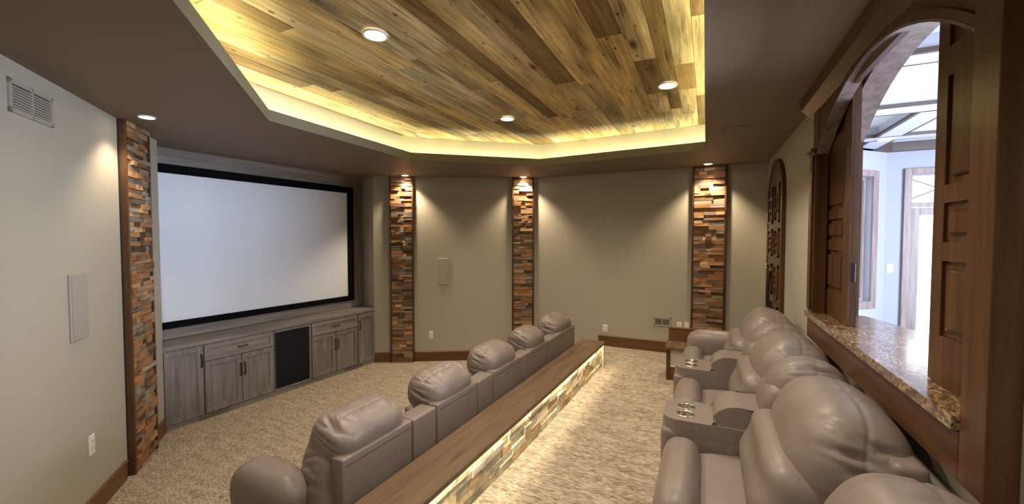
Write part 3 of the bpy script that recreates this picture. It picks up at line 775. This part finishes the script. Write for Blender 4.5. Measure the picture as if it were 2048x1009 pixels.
for s in (-1, 1):
    ap = arch_pts(DY0 + .08, DY1 - .08, DZ0, DZS, .32, 24)
    half = [(y, z) for y, z in ap if (y - yc) * s >= -1e-6]
    if s < 0: half = half[::-1]
    pts = [(yc + s * .002, DZ0 + .01), (yc + s * .43, DZ0 + .01)] + half
    pts[2:] = [(max(min(y, yc + .43), yc - .43), z) for y, z in pts[2:]]
    if abs(pts[-1][0] - yc) < .01: pts[-1] = (yc + s * .002, pts[-1][1])
    bm = bmesh.new(); prism(bm, [(.632, y, z) for y, z in pts], (.028, 0, 0)); lf = obj('door_leaf', bm, 'dark_wood', dr)
    y0, y1 = sorted((yc + s * .07, yc + s * .37))
    for z0, z1 in ((2.00, 2.38), (1.66, 1.94), (1.26, 1.58), (.84, 1.18), (.42, .76)):
        bm = bmesh.new(); bx(bm, .618, .632, y0, y1, z0, z0 + .02); bx(bm, .618, .632, y0, y1, z1 - .02, z1); bx(bm, .618, .632, y0, y0 + .02, z0, z1); bx(bm, .618, .632, y1 - .02, y1, z0, z1)
        # carved boss: four petals and a centre
        ym, zm = (y0 + y1) / 2, (z0 + z1) / 2
        for a in range(4):
            bmesh.ops.create_cone(bm, cap_ends=True, segments=4, radius1=.045, radius2=.012, depth=.02, matrix=Matrix.Translation((.624, ym + .055 * math.cos(PI / 4 + a * PI / 2), zm + .085 * math.sin(PI / 4 + a * PI / 2))) @ Matrix.Rotation(-PI / 2, 4, 'Y'))
        bmesh.ops.create_cone(bm, cap_ends=True, segments=10, radius1=.035, radius2=.01, depth=.022, matrix=Matrix.Translation((.623, ym, zm)) @ Matrix.Rotation(-PI / 2, 4, 'Y'))
        obj('carved_panel', bm, 'dark_wood', lf)
    yh = yc + s * .045
    obj('handle', tube(bmesh.new(), [(.632, yh, 1.02), (.60, yh, 1.05), (.588, yh, 1.2), (.588, yh, 1.36), (.60, yh, 1.50), (.632, yh, 1.53)], .010, 8), 'metal', lf, True)
for zz in (2.08, 1.5, .8): obj('hinge', cyl(bmesh.new(), (.622, DY1 - .075, zz), .010, .10, 10), 'chrome', dr, True)

# ================================================================ pass-through surround
YC = 2.27
def seg_arch(half, apex, R, n=24):
    a = math.asin(half / R); return [(YC + R * math.sin(t), apex - R + R * math.cos(t)) for t in [a - 2 * a * i / n for i in range(n + 1)]]
win = thing('window_1', None, None, (0, 0, 0), 0, kind='structure'); win['label'] = 'arched pass-through opening with stained wood surround and crown'
A1 = seg_arch(.83, 2.64, 1.42); ZT = SOF - .003
bm = bmesh.new(); prism(bm, [(.615, y, z) for y, z in [(3.13, 2.36), (3.13, ZT), (1.41, ZT), (1.41, 2.36)] + A1[::-1]], (.052, 0, 0)); obj('arch_panel', bm, 'dark_wood_h', win)
bm = bmesh.new()
A1o = seg_arch(.85, 2.665, 1.44)
prism(bm, [(.603, y, z) for y, z in A1 + A1o[::-1]], (.014, 0, 0)); obj('arch_bead', bm, 'dark_wood_h', win)
A1i = seg_arch(.826, 2.628, 1.41)
bm = bmesh.new(); prism(bm, [(.6045, y, z) for y, z in A1i + seg_arch(.826, 2.639, 1.41)[::-1]], (.062, 0, 0)); obj('arch_daylit_strip', bm, 'trim_wood', win)  # added lighter strip: daylight sheen on the arch soffit put into its colour
for a, b in ((3.10, 3.225), (1.335, 1.445)):
    obj('side_casing', box(.60, .667, a, b, 1.351 if a > 2 else 1.215, 2.37 if a > 2 else ZT, .002), 'dark_wood', win)
    if a > 2: obj('casing_fillet', box(.588, .60, a + .03, b - .03, 1.40 if a > 2 else 1.24, 2.36, .004), 'dark_wood', win)
    if a < 2: continue
    obj('upper_casing', box(.612, .667, a, b, 2.40, ZT), 'dark_wood', win)
    bm = bmesh.new(); bx(bm, .575, .66, a - .004, b + .028, 2.382, 2.40, .005); bx(bm, .590, .66, a - .002, b + .014, 2.362, 2.383, .004); obj('capital', bm, 'dark_wood_h', win)
obj('apron', box(.60, .66, 1.4455, 3.225, 1.215, 1.348, .004), 'dark_wood_h', win)
bm = bmesh.new(); cr = [(.66, 2.60), (.635, 2.60), (.628, 2.625), (.60, 2.655), (.565, 2.695), (.556, 2.72), (.550, 2.747), (.66, 2.747)]
prism(bm, [(x, 1.25, z) for x, z in cr], (0, 2.10, 0))
obj('crown_moulding', bm, 'dark_wood_h', win)
# back half of the frame, behind the shutter pocket
A2 = seg_arch(.85, 2.70, 1.35)
bm = bmesh.new(); prism(bm, [(.72, y, z) for y, z in [(3.12, A2[0][1]), (3.12, 2.80), (1.42, 2.80), (1.42, A2[-1][1])] + A2[::-1]], (.112, 0, 0))
obj('rear_arch_panel', bm, 'trim_wood', win)
for a, b in ((3.10, 3.12), (1.42, 1.44)): obj('jamb_liner', box(.72, .83, a, b, OZ0 + .035, 2.42), 'dark_wood', win)

bm = bmesh.new()
prism(bm, [(.585, 3.228, OZ0), (.585, 1.447, OZ0), (.98, 1.447, OZ0), (.98, 2.62, OZ0), (.86, 3.097, OZ0), (.66, 3.097, OZ0), (.602, 3.097, OZ0), (.602, 3.228, OZ0)][::-1], (0, 0, .036))
t = thing('countertop', 'polished brown and gold granite ledge in the arched pass-through', 'countertop', (0, 0, 0))
o = obj('granite_slab', bm, 'granite', t)

def shutter(y_lead, s, label, stile):
    """sliding leaf in the pocket X .74-.776; s=+1: body lies towards +Y"""
    z0 = OZ0 + .038; LW = .60 if s > 0 else .55
    t = thing('panel_shutter', label, 'shutter', (.694, y_lead, z0), 0, 'sliding shutters of the pass-through')
    top = lambda y: min(2.70, 2.70 - 1.70 + math.sqrt(max(0.01, 1.70 ** 2 - (y_lead + y - YC) ** 2))) - z0
    ys = [s * LW * i / 8 for i in range(9)]
    pts = [(0, 0)] + [(y, top(y)) for y in ys] + [(s * LW, 0)]
    bm = bmesh.new(); prism(bm, [(-.012, y, z) for y, z in pts], (.028, 0, 0)); obj('leaf', bm, 'dark_wood', t)
    
    bm = bmesh.new()
    # rails and stile proud of the field
    st = stile
    bx(bm, -.022, -.012, 0, s * st, 0, top(s * st) - .005, .001)
    bx(bm, -.022, -.012, s * (LW - .06), s * LW, 0, top(s * LW) - .01, .001)
    for a, b in ((OZ0 + .038, 1.54), (1.777, 1.836), (1.958, 2.014)): bx(bm, -.022, -.012, s * st, s * (LW - .06), a - z0, b - z0, .001)
    bx(bm, -.022, -.012, s * st, s * (LW - .06), 2.44 - z0, top(s * LW) - .02, .001)
    obj('rails_and_stiles', bm, 'dark_wood', t)
    for a, b in ((1.54, 1.777), (1.836, 1.958), (2.014, 2.44)):
        bm = bmesh.new(); y0, y1 = s * (st + .025), s * (LW - .085); bx(bm, -.021, -.012, y0, y1, a + .025 - z0, b - .025 - z0, .006); obj('raised_panel', bm, 'dark_wood', t)
    return t
t1 = shutter(2.69, 1, 'wood panel shutter on the far left side of the pass-through, with a dark edge pull', .11)
obj('edge_pull', box(-.006, .010, -.003, 0, .23, .33, .002), 'metal', t1)
shutter(1.815, -1, 'wood panel shutter on the near right side of the pass-through, in the foreground', .065)

# ================================================================ the other room seen through the opening
OR = [(.83, -.6), (5.0, -.6), (5.0, 7.25), (2.2, 7.25), (.83, 5.88)]
struct(obj('floor.001', prism(bmesh.new(), [(x, y, RIS) for x, y in OR], (0, 0, -.1)), 'grey_wood_h'))
OH = 3.12
struct(obj('ceiling.001', prism(bmesh.new(), [(.90, -.6, OH), (5.1, -.6, OH), (5.1, 7.35, OH), (.90, 7.35, OH)], (0, 0, .05)), 'coffer'), 'white coffered ceiling of the bright room beyond')
F_o1 = Fr((2.2, 7.25), (.83, 5.88)); F_on = Fr((5.0, 7.25), (2.2, 7.25))
def wall_open(name, fr, openings, mat, z0=.2, z1=OH, th=.14):
    bm = bmesh.new(); x = 0
    for a, b, c, d in sorted(openings):
        bx(bm, x, a, -th, 0, z0, z1); bx(bm, a, b, -th, 0, d, z1)
        if c > z0: bx(bm, a, b, -th, 0, z0, c)
        x = b
    bx(bm, x, fr.len, -th, 0, z0, z1)
    o = obj(name, bm, mat); o.location = fr.pt(0); o.rotation_euler = (0, 0, fr.rz); return struct(o)
wall_open('wall_beyond', F_o1, [(.30, 1.25, 1.0, 2.66)], 'white_paint')
wall_open('wall_beyond.001', F_on, [(1.60, 2.54, RIS, 2.68)], 'white_paint')
wall_open('wall_beyond.002', Fr((5.0, -.6), (5.0, 7.25)), [(1.8, 5.4, .9, 2.9)], 'white_paint')
wall_open('wall_beyond.003', Fr((.90, -.6), (5.0, -.6)), [], 'white_paint')
# window in the angled wall
wn = thing('window_2', None, None, F_o1.pt(0, 0, 0), F_o1.rz, kind='structure'); wn['label'] = 'bright window with stained casing in the room beyond'
for nm, a, b, c, d in (('casing', .20, .30, .90, 2.74), ('casing', 1.25, 1.35, .90, 2.74), ('casing', .30, 1.25, 2.66, 2.74), ('casing', .30, 1.25, .90, 1.0)):
    bm = bmesh.new(); bx(bm, a, b, 0, .03, c, d, .004); obj(nm, bm, 'trim_wood', wn)
for a, b, c, d in ((.30, .34, 1.0, 2.66), (1.21, 1.25, 1.0, 2.66), (.34, 1.21, 2.62, 2.66), (.34, 1.21, 1.0, 1.04), (.755, .795, 1.04, 2.62)): obj('sash', box(a, b, -.11, -.07, c, d), 'trim_wood', wn)
obj('pane', box(.34, .755, -.092, -.088, 1.04, 2.62), 'glass', wn); obj('pane', box(.795, 1.21, -.092, -.088, 1.04, 2.62), 'glass', wn)
# glazed door with a transom
dn = thing('door_2', None, None, F_on.pt(0, 0, 0), F_on.rz, kind='structure'); dn['label'] = 'glazed exterior door with crossed-bar transom in the room beyond'
for a, b, c, d in ((2.54, 2.62, RIS, 2.77), (1.52, 1.60, RIS, 2.77), (1.60, 2.54, 2.69, 2.77)): obj('casing', box(a, b, 0, .03, c, d, .004), 'trim_wood', dn)
obj('head_rail', box(1.60, 2.54, -.12, -.02, 2.26, 2.32), 'trim_wood', dn)
obj('transom_pane', box(1.60, 2.54, -.07, -.066, 2.32, 2.68), 'glass', dn)
for p, q in (((2.54, 2.64), (2.07, 2.42)), ((2.54, 2.36), (2.07, 2.58)), ((2.07, 2.42), (1.60, 2.64)), ((2.07, 2.58), (1.60, 2.36))):
    obj('muntin', tube(bmesh.new(), [(p[0], -.06, p[1]), (q[0], -.06, q[1])], .006, 6), 'metal', dn)
for a, b, c, d in ((2.43, 2.53, RIS, 2.25), (1.61, 1.71, RIS, 2.25), (1.71, 2.43, 2.15, 2.25), (1.71, 2.43, RIS, .56)): obj('door_rail', box(a, b, -.09, -.045, c, d, .003), 'trim_wood', dn)
obj('door_pane', box(1.71, 2.43, -.07, -.066, .56, 2.15), 'glass', dn)
obj('door_knob', cyl(bmesh.new(), (1.66, -.03, 1.25), .02, .04, 14, 'y'), 'metal', dn, True)
fitting('light_switch', F_on, 2.705, 2.775, 1.38, 1.49, 'white light switch on the pale wall beyond, between window and door', 'light switch', 'switch')
# big east window, invented out of view to let the added daylight in
we = thing('added_window_3', None, None, (5.0, -.6, 0), PI / 2, kind='structure')
for a, b, c, d in ((1.7, 1.8, .8, 3.0), (5.4, 5.5, .8, 3.0), (1.8, 5.4, 2.9, 3.0), (1.8, 5.4, .8, .9), (2.97, 3.03, .9, 2.9), (4.17, 4.23, .9, 2.9)): obj('casing', box(a, b, 0, .03, c, d), 'trim_wood', we)
# coffer beams
for i, (x0, x1, y0, y1) in enumerate([(.90, 5.0, 3.47, 3.65), (.90, 5.0, 4.80, 5.03), (.90, 5.0, 6.14, 6.33), (1.77, 1.97, 3.65, 4.80), (1.77, 1.97, 5.03, 6.14), (1.77, 1.97, 6.33, 7.0), (3.3, 3.5, 3.65, 4.80), (3.3, 3.5, 5.03, 6.14), (3.3, 3.5, 6.33, 7.25), (.90, 5.0, 1.9, 2.1), (1.77, 1.97, 2.1, 3.47), (3.3, 3.5, 2.1, 3.47)]):
    if (x0, y0) == (1.77, 3.65): continue
    o = obj('trim_%d' % (10 + i), box(x0, x1, y0, y1, 3.0, OH), 'beam'); struct(o)
    # dark edge mouldings
    if x1 - x0 > y1 - y0:
        for yy in (y0 - .03, y1): obj('edge_moulding', box(x0, x1, yy, yy + .03, 3.0, 3.03), 'coffer_edge', o)
    else:
        for xx in (x0 - .03, x1): obj('edge_moulding', box(xx, xx + .03, y0 + .03, y1 - .03, 3.0, 3.03), 'coffer_edge', o)
struct(obj('trim_30', prism(bmesh.new(), [(2.2, 7.25, 3.0), (5.0, 7.25, 3.0), (5.0, 7.17, 3.0), (2.23, 7.17, 3.0), (.98, 5.92, 3.0), (.90, 5.95, 3.0)], (0, 0, OH - 3.0)), 'coffer_edge'))
can(1.88, 6.24, 2.995, .08, 'recessed light in the coffer beams of the room beyond', None)
